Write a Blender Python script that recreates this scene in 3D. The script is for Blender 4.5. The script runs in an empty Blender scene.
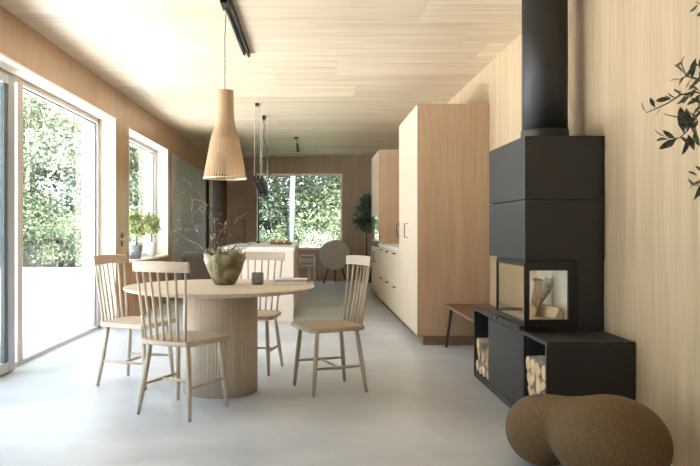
import bpy, bmesh, math, random
from mathutils import Vector, Matrix, noise
random.seed(7)
SC = bpy.context.scene
COL = SC.collection
PI = math.pi

# ------------------------------------------------------------------ camera, world, sun, exposure
H = 1.13                                   # lens height
cd = bpy.data.cameras.new('camera'); cam = bpy.data.objects.new('camera', cd); COL.objects.link(cam)
cd.sensor_width = 36; cd.lens = 36
cd.shift_x = 38 / 700; cd.shift_y = -3 / 700
cd.clip_start = .05; cd.clip_end = 300
cam.location = (0, 0, H); cam.rotation_euler = (PI / 2, 0, 0)
SC.camera = cam

world = bpy.data.worlds.new('world'); SC.world = world; world.use_nodes = True
bgn = world.node_tree.nodes['Background']
bgn.inputs[0].default_value = (.74, .87, 1.0, 1); bgn.inputs[1].default_value = 5.0

sd = bpy.data.lights.new('sun', 'SUN'); sun = bpy.data.objects.new('sun', sd); COL.objects.link(sun)
sd.energy = 46; sd.angle = math.radians(2); sd.color = (1, .97, .92)
sun.rotation_euler = Vector((-.12, .60, -.79)).to_track_quat('-Z', 'Y').to_euler()

def portal(loc, rot, sx, sy):
    l = bpy.data.lights.new('window_portal', 'AREA'); l.shape = 'RECTANGLE'; l.size = sx; l.size_y = sy
    l.cycles.is_portal = True
    o = bpy.data.objects.new('window_portal', l); COL.objects.link(o); o.location = loc; o.rotation_euler = rot
vs = SC.view_settings
vs.view_transform = 'Standard'; vs.look = 'None'; vs.exposure = 0.38; vs.gamma = 1; vs.use_curve_mapping = False
cy = SC.cycles
cy.max_bounces = 12; cy.diffuse_bounces = 7; cy.glossy_bounces = 4; cy.transparent_max_bounces = 24; cy.transmission_bounces = 6
cy.sample_clamp_indirect = 12; cy.caustics_reflective = False; cy.caustics_refractive = False

# ------------------------------------------------------------------ pixel helper (x, y of the photograph at depth Y)
def P(x, y, Y):
    s = 700 / Y
    return Vector(((x - 312) / s, Y, H - (y - 230) / s))

# ------------------------------------------------------------------ materials
def lin(c):
    return tuple(((v / 255) / 12.92 if v / 255 <= .04045 else ((v / 255 + .055) / 1.055) ** 2.4) for v in c) + (1,)
MATS = {}
def base_mat(name):
    m = bpy.data.materials.new(name); m.use_nodes = True
    nt = m.node_tree; b = nt.nodes['Principled BSDF']
    MATS[name] = m
    return m, nt, b
def N(nt, t, **kw):
    n = nt.nodes.new(t)
    for k, v in kw.items(): setattr(n, k, v)
    return n
def coords(nt, scale=(1, 1, 1)):
    tc = N(nt, 'ShaderNodeTexCoord'); oi = N(nt, 'ShaderNodeObjectInfo')
    mu = N(nt, 'ShaderNodeMath', operation='MULTIPLY'); mu.inputs[1].default_value = 53.7
    nt.links.new(oi.outputs['Random'], mu.inputs[0])
    ad = N(nt, 'ShaderNodeVectorMath', operation='ADD')
    nt.links.new(tc.outputs['Object'], ad.inputs[0]); nt.links.new(mu.outputs[0], ad.inputs[1])
    mp = N(nt, 'ShaderNodeMapping'); mp.inputs['Scale'].default_value = scale
    nt.links.new(ad.outputs[0], mp.inputs['Vector'])
    return mp.outputs[0], oi.outputs['Random']
def plain(name, c, rough=.5, metal=0, spec=.5, noise_amt=.06, nscale=20, bump=0, sheen=0):
    m, nt, b = base_mat(name)
    v, rnd = coords(nt)
    nz = N(nt, 'ShaderNodeTexNoise'); nz.inputs['Scale'].default_value = nscale; nz.inputs['Detail'].default_value = 4
    nt.links.new(v, nz.inputs['Vector'])
    rp = N(nt, 'ShaderNodeValToRGB')
    l = lin(c)
    rp.color_ramp.elements[0].color = tuple(x * (1 - noise_amt) for x in l[:3]) + (1,)
    rp.color_ramp.elements[1].color = tuple(min(1, x * (1 + noise_amt)) for x in l[:3]) + (1,)
    rp.color_ramp.elements[0].position = .3; rp.color_ramp.elements[1].position = .7
    nt.links.new(nz.outputs['Fac'], rp.inputs['Fac']); nt.links.new(rp.outputs['Color'], b.inputs['Base Color'])
    b.inputs['Roughness'].default_value = rough; b.inputs['Metallic'].default_value = metal
    b.inputs['Specular IOR Level'].default_value = spec
    if sheen: b.inputs['Sheen Weight'].default_value = sheen
    if bump:
        bp = N(nt, 'ShaderNodeBump'); bp.inputs['Strength'].default_value = bump; bp.inputs['Distance'].default_value = .004
        nt.links.new(nz.outputs['Fac'], bp.inputs['Height']); nt.links.new(bp.outputs['Normal'], b.inputs['Normal'])
    return m
def wood(name, light, dark, axis='Z', fine=1.0, rough=.5, vary=.07, spec=.35, contrast=.5):
    m, nt, b = base_mat(name)
    g, a = .35 * fine, 9 * fine
    sc1 = {'X': (g, a, a), 'Y': (a, g, a), 'Z': (a, a, g)}[axis]
    v, rnd = coords(nt, sc1)
    n1 = N(nt, 'ShaderNodeTexNoise'); n1.inputs['Scale'].default_value = 1.0; n1.inputs['Detail'].default_value = 6
    n1.inputs['Roughness'].default_value = .62; n1.inputs['Distortion'].default_value = .35
    nt.links.new(v, n1.inputs['Vector'])
    n2 = N(nt, 'ShaderNodeTexNoise'); n2.inputs['Scale'].default_value = 7.0; n2.inputs['Detail'].default_value = 3
    nt.links.new(v, n2.inputs['Vector'])
    mx = N(nt, 'ShaderNodeMath', operation='MULTIPLY_ADD'); mx.inputs[1].default_value = .45
    nt.links.new(n2.outputs['Fac'], mx.inputs[0])
    s = N(nt, 'ShaderNodeMath', operation='MULTIPLY'); s.inputs[1].default_value = .55
    nt.links.new(n1.outputs['Fac'], s.inputs[0]); nt.links.new(s.outputs[0], mx.inputs[2])
    rp = N(nt, 'ShaderNodeValToRGB')
    rp.color_ramp.elements[0].position = .5 - .2 / (contrast + .5); rp.color_ramp.elements[1].position = .5 + .2 / (contrast + .5)
    rp.color_ramp.elements[0].color = lin(dark); rp.color_ramp.elements[1].color = lin(light)
    nt.links.new(mx.outputs[0], rp.inputs['Fac'])
    hs = N(nt, 'ShaderNodeHueSaturation')
    mr = N(nt, 'ShaderNodeMapRange'); mr.inputs[3].default_value = 1 - vary; mr.inputs[4].default_value = 1 + vary
    nt.links.new(rnd, mr.inputs[0]); nt.links.new(mr.outputs[0], hs.inputs['Value'])
    nt.links.new(rp.outputs['Color'], hs.inputs['Color']); nt.links.new(hs.outputs['Color'], b.inputs['Base Color'])
    b.inputs['Roughness'].default_value = rough; b.inputs['Specular IOR Level'].default_value = spec
    bp = N(nt, 'ShaderNodeBump'); bp.inputs['Strength'].default_value = .12; bp.inputs['Distance'].default_value = .002
    nt.links.new(mx.outputs[0], bp.inputs['Height']); nt.links.new(bp.outputs['Normal'], b.inputs['Normal'])
    return m
def leafmat(name, c1, c2, nscale=3.0, trans=.35, rough=.5):
    m, nt, b = base_mat(name)
    v, rnd = coords(nt)
    nz = N(nt, 'ShaderNodeTexNoise'); nz.inputs['Scale'].default_value = nscale; nz.inputs['Detail'].default_value = 6
    nt.links.new(v, nz.inputs['Vector'])
    rp = N(nt, 'ShaderNodeValToRGB'); rp.color_ramp.elements[0].position = .36; rp.color_ramp.elements[1].position = .64
    rp.color_ramp.elements[0].color = lin(c1); rp.color_ramp.elements[1].color = lin(c2)
    nt.links.new(nz.outputs['Fac'], rp.inputs['Fac']); nt.links.new(rp.outputs['Color'], b.inputs['Base Color'])
    b.inputs['Roughness'].default_value = rough
    tr = N(nt, 'ShaderNodeBsdfTranslucent'); nt.links.new(rp.outputs['Color'], tr.inputs['Color'])
    ms = N(nt, 'ShaderNodeMixShader'); ms.inputs[0].default_value = trans
    out = nt.nodes['Material Output']
    nt.links.new(b.outputs[0], ms.inputs[1]); nt.links.new(tr.outputs[0], ms.inputs[2]); nt.links.new(ms.outputs[0], out.inputs['Surface'])
    return m
def glass(name, tint=(1, 1, 1, 1), rough=0.0, mul=1.0):
    m, nt, b = base_mat(name); nt.nodes.remove(b)
    t = N(nt, 'ShaderNodeBsdfTransparent'); t.inputs['Color'].default_value = tint
    g = N(nt, 'ShaderNodeBsdfGlossy'); g.inputs['Roughness'].default_value = rough
    f = N(nt, 'ShaderNodeLayerWeight'); f.inputs['Blend'].default_value = .5      # Schlick reflectance of a thin pane
    pw = N(nt, 'ShaderNodeMath', operation='POWER'); pw.inputs[1].default_value = 5
    nt.links.new(f.outputs['Facing'], pw.inputs[0])
    mm = N(nt, 'ShaderNodeMath', operation='MULTIPLY_ADD'); mm.inputs[1].default_value = .9 * mul; mm.inputs[2].default_value = .035 * mul
    nt.links.new(pw.outputs[0], mm.inputs[0])
    ms = N(nt, 'ShaderNodeMixShader')
    nt.links.new(mm.outputs[0], ms.inputs[0]); nt.links.new(t.outputs[0], ms.inputs[1]); nt.links.new(g.outputs[0], ms.inputs[2])
    nt.links.new(ms.outputs[0], nt.nodes['Material Output'].inputs['Surface'])
    return m

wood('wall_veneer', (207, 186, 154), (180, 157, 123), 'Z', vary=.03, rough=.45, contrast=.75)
wood('wall_veneer_backlit', (200, 166, 132), (176, 140, 106), 'Z', vary=.04, rough=.25, spec=.6)  # left wall copy of the veneer, backlit shade put into its tone
wood('wall_veneer_back', (202, 180, 158), (178, 154, 130), 'Z', vary=.04, rough=.4)
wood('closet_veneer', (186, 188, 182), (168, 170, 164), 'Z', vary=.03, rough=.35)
wood('ceiling_veneer', (230, 216, 191), (202, 181, 149), 'X', fine=.8, vary=.09, rough=.45, contrast=1.0)
wood('reveal_wood', (236, 226, 208), (226, 212, 190), 'Z', vary=.02)
wood('cabinet_oak', (194, 168, 140), (170, 142, 113), 'Z', fine=1.2, vary=.03)
wood('cabinet_front_lit', (214, 200, 180), (203, 186, 162), 'Z', fine=1.2, vary=.04)  # paler copy of the cabinet wood, window light put into its colour
wood('plinth_wood', (150, 122, 98), (132, 104, 82), 'X', vary=.03)
wood('chair_wood', (204, 190, 172), (178, 162, 142), 'Z', fine=3, vary=.05, contrast=.4)
wood('seat_wood', (206, 190, 170), (182, 162, 140), 'X', fine=2.4, vary=.05)
wood('table_wood', (216, 202, 182), (194, 176, 154), 'X', fine=1.6, vary=.03)
wood('table_base_wood', (214, 202, 186), (194, 178, 158), 'Z', fine=2, vary=.03)
wood('birch_slat', (224, 198, 164), (204, 172, 134), 'Z', fine=3, vary=.03)
wood('bench_wood', (132, 98, 72), (104, 74, 54), 'Y', fine=2, vary=.03)
wood('door_wood_shaded', (112, 86, 66), (92, 68, 50), 'Z', vary=.03)  # dark tone carries the shade on the open door's face
wood('log_end', (226, 204, 166), (196, 164, 120), 'X', fine=4, vary=.08)
plain('bark', (206, 198, 188), .85, noise_amt=.4, nscale=26, bump=.6)
plain('dark_bark', (104, 88, 72), .9, noise_amt=.4, nscale=14, bump=.6)
plain('birch_bark', (104, 108, 114), .8, noise_amt=.18, nscale=5)
plain('white_render', (240, 239, 234), .8, noise_amt=.02)
plain('terrace_stone', (222, 225, 230), .8, noise_amt=.04, nscale=3)
plain('lawn_green', (70, 86, 58), .9, noise_amt=.25, nscale=8)
plain('frame_white', (206, 204, 204), .45, noise_amt=.02)
plain('frame_wood', (206, 194, 184), .5, noise_amt=.03)
plain('aluminium', (172, 178, 188), .4, metal=.2, noise_amt=.03)
plain('dark_gasket', (92, 100, 102), .5, noise_amt=.05)
plain('black_steel', (17, 17, 17), .55, noise_amt=.06, nscale=60, spec=.8)
plain('black_frame', (24, 23, 22), .35, noise_amt=.05, spec=.5)
plain('black_metal', (28, 28, 28), .45, noise_amt=.05)
plain('vermiculite', (226, 214, 194), .85, noise_amt=.08, nscale=12)
plain('white_counter', (228, 224, 218), .35, noise_amt=.02)
plain('island_panel', (224, 212, 196), .5, noise_amt=.03)
plain('bronze', (92, 82, 74), .4, metal=.6, noise_amt=.05)
plain('sofa_fabric', (84, 70, 60), .95, noise_amt=.15, nscale=60, sheen=.2)
plain('speaker_cloth', (204, 195, 188), .95, noise_amt=.08, nscale=90)
plain('cup_clay', (138, 137, 132), .7, noise_amt=.2, nscale=40)
plain('paper', (228, 226, 222), .7, noise_amt=.04, nscale=30)
plain('paper_grey', (186, 182, 178), .7, noise_amt=.04, nscale=30)
plain('pot_grey', (136, 138, 144), .7, noise_amt=.12)
plain('pot_white', (222, 222, 224), .6, noise_amt=.04)
plain('soil', (66, 52, 42), .95, noise_amt=.3)
plain('twig', (112, 92, 78), .85, noise_amt=.25, nscale=30)
plain('dry_petal', (186, 168, 148), .85, noise_amt=.3, nscale=40)
plain('lichen', (128, 112, 98), .9, noise_amt=.3, nscale=40)
plain('white_metal', (228, 228, 228), .4, noise_amt=.02)
plain('seat_grey', (206, 212, 218), .6, noise_amt=.03)
plain('bread', (152, 116, 76), .8, noise_amt=.3, nscale=30)
plain('switch_grey', (104, 98, 90), .4, noise_amt=.04)
plain('olive_bark', (96, 82, 66), .85, noise_amt=.3, nscale=40)
leafmat('leaf_bright', (66, 80, 58), (150, 160, 130), 1.6)
leafmat('leaf_mid', (48, 62, 44), (116, 130, 98), 1.6)
leafmat('leaf_pale', (80, 94, 76), (168, 176, 156), 1.8)
leafmat('leaf_dark', (34, 48, 36), (84, 100, 74), 2.0)
leafmat('leaf_olive', (50, 58, 44), (92, 100, 76), 6.0, trans=.1, rough=.4)
leafmat('leaf_indoor', (62, 84, 62), (124, 144, 112), 9.0, trans=.2)
leafmat('leaf_laurel', (124, 138, 80), (196, 204, 148), 12.0, trans=.3)
glass('window_glass')
glass('stove_glass', (.97, .97, .96, 1), mul=1.0)
glass('dark_pane', (.55, .62, .62, 1), mul=1.2)
glass('oven_glass', (.10, .10, .10, 1), rough=.03, mul=2.5)

# microcement floor
m, nt, b = base_mat('microcement')
v, _ = coords(nt)
n1 = N(nt, 'ShaderNodeTexNoise'); n1.inputs['Scale'].default_value = 1.3; n1.inputs['Detail'].default_value = 8; n1.inputs['Roughness'].default_value = .6
n1.inputs['Distortion'].default_value = .6
nt.links.new(v, n1.inputs['Vector'])
rp = N(nt, 'ShaderNodeValToRGB'); rp.color_ramp.elements[0].position = .32; rp.color_ramp.elements[1].position = .68
rp.color_ramp.elements[0].color = lin((178, 184, 192)); rp.color_ramp.elements[1].color = lin((208, 213, 220))
nt.links.new(n1.outputs['Fac'], rp.inputs['Fac']); nt.links.new(rp.outputs['Color'], b.inputs['Base Color'])
rr = N(nt, 'ShaderNodeMapRange'); rr.inputs[3].default_value = .26; rr.inputs[4].default_value = .44
nt.links.new(n1.outputs['Fac'], rr.inputs[0]); nt.links.new(rr.outputs[0], b.inputs['Roughness'])
# green-glazed bowl
m, nt, b = base_mat('bowl_glaze')
v, _ = coords(nt, (1, 1, .5))
n1 = N(nt, 'ShaderNodeTexNoise'); n1.inputs['Scale'].default_value = 9; n1.inputs['Detail'].default_value = 5; n1.inputs['Distortion'].default_value = 1.2
nt.links.new(v, n1.inputs['Vector'])
rp = N(nt, 'ShaderNodeValToRGB'); rp.color_ramp.elements[0].position = .38; rp.color_ramp.elements[1].position = .6
rp.color_ramp.elements[0].color = lin((92, 86, 58)); rp.color_ramp.elements[1].color = lin((150, 143, 108))
nt.links.new(n1.outputs['Fac'], rp.inputs['Fac']); nt.links.new(rp.outputs['Color'], b.inputs['Base Color']); b.inputs['Roughness'].default_value = .35
# tweed
m, nt, b = base_mat('tweed')
v, _ = coords(nt)
w1 = N(nt, 'ShaderNodeTexWave'); w1.bands_direction = 'Z'; w1.inputs['Scale'].default_value = 130; w1.inputs['Distortion'].default_value = 5
w2 = N(nt, 'ShaderNodeTexWave'); w2.bands_direction = 'DIAGONAL'; w2.inputs['Scale'].default_value = 130; w2.inputs['Distortion'].default_value = 5
n1 = N(nt, 'ShaderNodeTexNoise'); n1.inputs['Scale'].default_value = 110; n1.inputs['Detail'].default_value = 5
for n in (w1, w2, n1): nt.links.new(v, n.inputs['Vector'])
ad = N(nt, 'ShaderNodeMath', operation='ADD'); nt.links.new(w1.outputs['Fac'], ad.inputs[0]); nt.links.new(w2.outputs['Fac'], ad.inputs[1])
a2 = N(nt, 'ShaderNodeMath', operation='MULTIPLY_ADD'); a2.inputs[1].default_value = .14; nt.links.new(ad.outputs[0], a2.inputs[0])
hf = N(nt, 'ShaderNodeMath', operation='MULTIPLY'); hf.inputs[1].default_value = .72; nt.links.new(n1.outputs['Fac'], hf.inputs[0]); nt.links.new(hf.outputs[0], a2.inputs[2])
rp = N(nt, 'ShaderNodeValToRGB'); rp.color_ramp.elements[0].position = .3; rp.color_ramp.elements[1].position = .75
rp.color_ramp.elements[0].color = lin((90, 72, 47)); rp.color_ramp.elements[1].color = lin((126, 103, 72))
nt.links.new(a2.outputs[0], rp.inputs['Fac']); nt.links.new(rp.outputs['Color'], b.inputs['Base Color']); b.inputs['Roughness'].default_value = .95
bp = N(nt, 'ShaderNodeBump'); bp.inputs['Strength'].default_value = .3; bp.inputs['Distance'].default_value = .003
nt.links.new(a2.outputs[0], bp.inputs['Height']); nt.links.new(bp.outputs['Normal'], b.inputs['Normal'])

# ------------------------------------------------------------------ mesh helpers
def box(bm, x0, x1, y0, y1, z0, z1, bev=0, mi=0):
    vs_ = [bm.verts.new(p) for p in ((x0, y0, z0), (x1, y0, z0), (x1, y1, z0), (x0, y1, z0), (x0, y0, z1), (x1, y0, z1), (x1, y1, z1), (x0, y1, z1))]
    fs = [bm.faces.new([vs_[i] for i in f]) for f in ((3, 2, 1, 0), (4, 5, 6, 7), (0, 1, 5, 4), (1, 2, 6, 5), (2, 3, 7, 6), (3, 0, 4, 7))]
    for f in fs: f.material_index = mi
    if bev:
        es = set(e for f in fs for e in f.edges)
        bmesh.ops.bevel(bm, geom=list(es), offset=bev, segments=2, affect='EDGES', profile=.6)
    return bm
def BX(*a, **k):
    return box(bmesh.new(), *a, **k)
def tube(bm, pts, rad, n=8, caps=True, mi=0, mi_cap=None):
    pts = [Vector(p) for p in pts]
    if not isinstance(rad, (list, tuple)): rad = [rad] * len(pts)
    t0 = (pts[1] - pts[0]).normalized()
    u = t0.cross(Vector((0, 0, 1)))
    if u.length < .1: u = t0.cross(Vector((1, 0, 0)))
    u.normalize(); rings = []
    for i, p in enumerate(pts):
        t = (pts[min(i + 1, len(pts) - 1)] - pts[max(i - 1, 0)]).normalized()
        u = (u - t * u.dot(t)).normalized(); w = t.cross(u)
        rings.append([bm.verts.new(p + (u * math.cos(2 * PI * k / n) + w * math.sin(2 * PI * k / n)) * rad[i]) for k in range(n)])
    for a, c in zip(rings, rings[1:]):
        for k in range(n):
            f = bm.faces.new((a[k], a[(k + 1) % n], c[(k + 1) % n], c[k])); f.smooth = True; f.material_index = mi
    if caps:
        f = bm.faces.new(rings[0][::-1]); f.material_index = mi if mi_cap is None else mi_cap
        f = bm.faces.new(rings[-1]); f.material_index = mi if mi_cap is None else mi_cap
    return bm
def TB(pts, rad, n=8, **k): return tube(bmesh.new(), pts, rad, n, **k)
def lathe(bm, prof, n=32, c=(0, 0, 0), fn=None, close=True, smooth=True):
    rings = []
    for (r, z) in prof:
        ring = []
        for k in range(n):
            a = 2 * PI * k / n; rr, zz = (fn(r, z, a) if fn else (r, z))
            ring.append(bm.verts.new((c[0] + rr * math.cos(a), c[1] + rr * math.sin(a), c[2] + zz)))
        rings.append(ring)
    for a, b_ in zip(rings, rings[1:]):
        for k in range(n):
            f = bm.faces.new((a[k], a[(k + 1) % n], b_[(k + 1) % n], b_[k])); f.smooth = smooth
    if close:
        bm.faces.new(rings[0][::-1]); bm.faces.new(rings[-1])
    return bm
def LT(prof, n=32, **k): return lathe(bmesh.new(), prof, n, **k)
def prism(bm, outline, z0, z1, bev=0):
    a = [bm.verts.new((x, y, z0)) for x, y in outline]; c = [bm.verts.new((x, y, z1)) for x, y in outline]
    n = len(outline)
    fb = bm.faces.new(a[::-1]); ft = bm.faces.new(c)
    for k in range(n): bm.faces.new((a[k], a[(k + 1) % n], c[(k + 1) % n], c[k]))
    if bev:
        bmesh.ops.bevel(bm, geom=list(ft.edges) + list(fb.edges), offset=bev, segments=2, affect='EDGES', profile=.6)
    return bm
def mesh_of(name, bm, mats):
    bmesh.ops.recalc_face_normals(bm, faces=bm.faces[:])
    me = bpy.data.meshes.new(name); bm.to_mesh(me); bm.free()
    for mm in (mats if isinstance(mats, (list, tuple)) else [mats]): me.materials.append(MATS[mm])
    return me
def link(name, me, parent=None, loc=(0, 0, 0), rot=(0, 0, 0), scale=(1, 1, 1)):
    o = bpy.data.objects.new(name, me); COL.objects.link(o)
    o.location = loc; o.rotation_euler = rot; o.scale = scale
    if parent: o.parent = parent
    return o
def obj(name, bm, mats, parent=None, loc=(0, 0, 0), rot=(0, 0, 0), kind=None):
    o = link(name, mesh_of(name, bm, mats), parent, loc, rot)
    if kind: o['kind'] = kind
    return o
def tag(o, label, cat, group=None):
    o['label'] = label; o['category'] = cat
    if group: o['group'] = group
    return o
def thing(name, label, cat, loc=(0, 0, 0), rz=0, group=None):
    o = bpy.data.objects.new(name, None); COL.objects.link(o); o.empty_display_size = .1
    o.location = loc; o.rotation_euler = (0, 0, rz)
    return tag(o, label, cat, group)
def struct(name, bm, mats, label, cat, parent=None):
    o = obj(name, bm, mats, parent)
    if parent is None:
        o['kind'] = 'structure'; tag(o, label, cat)
    return o
def dup(root, loc, rz, label=None):
    r = root.copy(); COL.objects.link(r); r.location = loc; r.rotation_euler = (0, 0, rz)
    if label: r['label'] = label
    for ch in list(root.children):
        c = ch.copy(); COL.objects.link(c); c.parent = r
        for g in list(ch.children):
            d = g.copy(); COL.objects.link(d); d.parent = c
    return r

# ------------------------------------------------------------------ the room
XL, XR, YB, YF, ZC = -2.26, 1.735, 15.6, -3.0, 2.76
XO = -2.65                                     # outer face of the left wall
T = .012                                       # veneer thickness
fl = struct('floor', BX(XO, 2.1, YF - .4, YB + .4, -.2, 0), 'microcement', 'pale grey polished microcement floor of the room', 'floor')

# ceiling: slab and veneer boards
ce = struct('ceiling', BX(XO, 2.1, YF - .4, YB + .4, ZC + T, ZC + .5), 'ceiling_veneer', 'ceiling clad in long pale wood veneer boards', 'ceiling')
rowY = [5.51 + .61 * k for k in range(-14, 17)]
offs = {0: .83, 4: -.4, 1: 1.3, 2: -.9, 3: .25, 5: .5}
board_cache = {}
for k, y0 in enumerate(rowY):
    y1 = min(y0 + .61, YB)
    y0 = max(y0, YF)
    if y1 - y0 < .02: continue
    idx = k - 13
    off = offs.get(idx, (.83 + idx * .93) % 2.44)
    cuts = [XL] + sorted(x for x in [off + 2.44 * q for q in range(-4, 5)] if XL + .05 < x < XR - .05) + [XR]
    for a, c in zip(cuts, cuts[1:]):
        key = (round(c - a, 3), round(y1 - y0, 3))
        if key not in board_cache:
            w, d = key
            board_cache[key] = mesh_of('board', BX(-w / 2 + .0012, w / 2 - .0012, -d / 2 + .0012, d / 2 - .0012, 0, T), 'ceiling_veneer')
        link('board', board_cache[key], ce, ((a + c) / 2, (y0 + y1) / 2, ZC))

# left wall with openings
OPEN = [(-1.4, .2, .02, 2.42), (2.9, 8.07, .0, 2.42), (8.64, 10.99, .72, 2.40)]  # the first opening belongs to the added fill-light window
bm = bmesh.new()
prev = YF
for (a, c, z0, z1) in OPEN:
    box(bm, XO, XL - T, prev, a, 0, ZC + T)
    box(bm, XO, XL - T, a, c, z1, ZC + T)
    if z0 > .1: box(bm, XO, XL - T, a, c, 0, z0)
    prev = c
box(bm, XO, XL - T, prev, YB + .4, 0, ZC + T)
wl = struct('wall_left', bm, 'white_render', 'long side wall clad in vertical wood veneer, with glass door and window', 'wall')
pcache = {}
def vpanel(par, mat, y0, y1, z0, z1, x, xs):
    if y1 - y0 < .01 or z1 - z0 < .01: return
    key = (mat, round(y1 - y0, 3), round(z1 - z0, 3))
    if key not in pcache:
        d, h = key[1:]
        pcache[key] = mesh_of('panel', BX(0, T, .0012, d - .0012, 0, h), mat)
    link('panel', pcache[key], par, (x, y0, z0))
ys = sorted(set([round(YF + .61 * k, 3) for k in range(40) if YF + .61 * k < YB] + [YB] + [v for o in OPEN for v in o[:2]]))
ys = [y for i, y in enumerate(ys) if i == 0 or y - ys[i - 1] > .004]
for a, c in zip(ys, ys[1:]):
    mid = (a + c) / 2
    o = next((o for o in OPEN if o[0] < mid < o[1]), None)
    if o:
        vpanel(wl, 'wall_veneer_backlit', a, c, o[3], ZC, XL - T, 1)
        if o[2] > .1: vpanel(wl, 'wall_veneer_backlit', a, c, 0, o[2], XL - T, 1)
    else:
        vpanel(wl, 'wall_veneer_backlit', a, c, 0, ZC, XL - T, 1)
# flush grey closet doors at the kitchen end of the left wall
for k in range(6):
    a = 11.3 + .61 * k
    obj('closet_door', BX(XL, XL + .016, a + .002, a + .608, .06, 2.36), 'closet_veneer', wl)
# right wall
wr = struct('wall_right', BX(XR + T, XR + .3, YF - .3, YB + .4, 0, ZC + T), 'wall_veneer', 'long side wall of pale vertical wood veneer behind the stove', 'wall')
ys = [YF] + [3.76 + 1.22 * k for k in range(-5, 10) if YF < 3.76 + 1.22 * k < YB] + [YB]
for a, c in zip(ys, ys[1:]): vpanel(wr, 'wall_veneer', a, c, 0, ZC, XR, -1)
# back wall with its window
WX0, WX1, WZ0, WZ1 = -1.24, .68, .69, 2.39
bm = bmesh.new()
for (x0, x1, z0, z1) in ((XL, WX0, 0, ZC), (WX1, XR, 0, ZC), (WX0, WX1, 0, WZ0), (WX0, WX1, WZ1, ZC)): box(bm, x0, x1, YB + T, YB + .38, z0, z1)
wb = struct('wall_back', bm, 'wall_veneer_back', 'end wall of vertical wood veneer around the square kitchen window', 'wall')
xs = sorted(set([round(XL + .4 * k, 3) for k in range(20) if XL + .4 * k < XR - .1] + [XR, WX0, WX1]))
pc2 = {}
for a, c in zip(xs, xs[1:]):
    for (z0, z1) in (((0, WZ0), (WZ1, ZC)) if WX0 < (a + c) / 2 < WX1 else ((0, ZC),)):
        key = (round(c - a, 3), round(z1 - z0, 3))
        if key not in pc2: pc2[key] = mesh_of('panel', BX(.0015, key[0] - .0015, 0, T, 0, key[1]), 'wall_veneer_back')
        link('panel', pc2[key], wb, (a, YB, z0))
struct('wall_front', BX(XL, XR, YF - .3, YF, 0, ZC), 'wall_veneer', 'plain pale wood end wall opposite the kitchen window', 'wall')

# windows of the left wall
def stile(par, name, mat, *a): return obj(name, BX(*a), mat, par)
XFR = -2.445
def left_window(n, o, label, divs, sill=None, slider=False):
    a, c, z0, z1 = o
    root = bpy.data.objects.new('window_%d' % n, None); COL.objects.link(root); root.location = (0, 0, 0)
    root['kind'] = 'structure'; tag(root, label, 'window')
    # lining
    L = .018
    for nm, bb in (('lining', (XFR, XL + .001, c - L, c, z0, z1)), ('lining', (XFR, XL + .001, a, a + L, z0, z1)), ('lining', (XFR, XL + .001, a + L, c - L, z1 - L, z1))):
        stile(root, nm, 'reveal_wood', *bb)
    if sill: stile(root, 'sill', 'reveal_wood', XFR, XL + .02, a + L, c - L, z0, z0 + .025)
    f = .05
    zb = z0 + (.025 if sill else 0)
    a2, c2, zt = a + L, c - L, z1 - L
    stile(root, 'frame', 'frame_wood', XFR - .09, XFR, a2, c2, zt - f, zt)
    stile(root, 'frame', 'frame_white', XFR - .09, XFR, a2, c2, zb, zb + (.035 if slider else f))
    stile(root, 'frame', 'frame_white', XFR - .09, XFR, c2 - f, c2, zb, zt)
    stile(root, 'frame', 'frame_white', XFR - .09, XFR, a2, a2 + f, zb, zt)
    stile(root, 'gasket', 'dark_gasket', XFR - .06, XFR - .03, a2 + f, c2 - f, zt - f - .012, zt - f)
    stile(root, 'gasket', 'aluminium', XFR - .06, XFR - .03, c2 - f - .03, c2 - f, zb + .035, zt - f)
    edges = [a2 + f] + divs + [c2 - f]
    for d in divs:
        stile(root, 'mullion', 'frame_wood', XFR - .085, XFR + .003, d - .055, d + .055, zb, zt - f)
    for p, q in zip(edges, edges[1:]):
        stile(root, 'pane', 'window_glass', XFR - .048, XFR - .042, p, q, zb + .035, zt - f)
    if slider:      # the sliding leaf, one track further in
        d = divs[0]
        stile(root, 'sash', 'aluminium', XFR + .006, XFR + .05, d - .34, d - .22, zb + .01, zt - f)
        stile(root, 'sash', 'dark_gasket', XFR + .012, XFR + .044, d - .40, d - .34, zb + .09, zt - f - .07)
        stile(root, 'sash', 'frame_white', XFR + .006, XFR + .05, a2, d - .34, zb + .01, zb + .09)
        stile(root, 'sash', 'frame_white', XFR + .006, XFR + .05, a2, d - .34, zt - f - .07, zt - f)
        stile(root, 'sash', 'frame_white', XFR + .006, XFR + .05, a2, a2 + .08, zb + .09, zt - f - .07)
        stile(root, 'pane', 'window_glass', XFR + .025, XFR + .031, a2 + .08, d - .40, zb + .09, zt - f - .07)
    portal((XO - .02, (a + c) / 2, (z0 + z1) / 2), (0, -PI / 2, 0), z1 - z0, c - a)
left_window(1, OPEN[1], 'wide sliding glass door opening onto the bright terrace', [5.86], slider=True)
left_window(2, OPEN[2], 'side window with two potted laurels on its sill', [], sill=True)
left_window(4, OPEN[0], 'unseen terrace window added as fill light', [-.6])  # out of view, added to bring fill light into the near room
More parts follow.
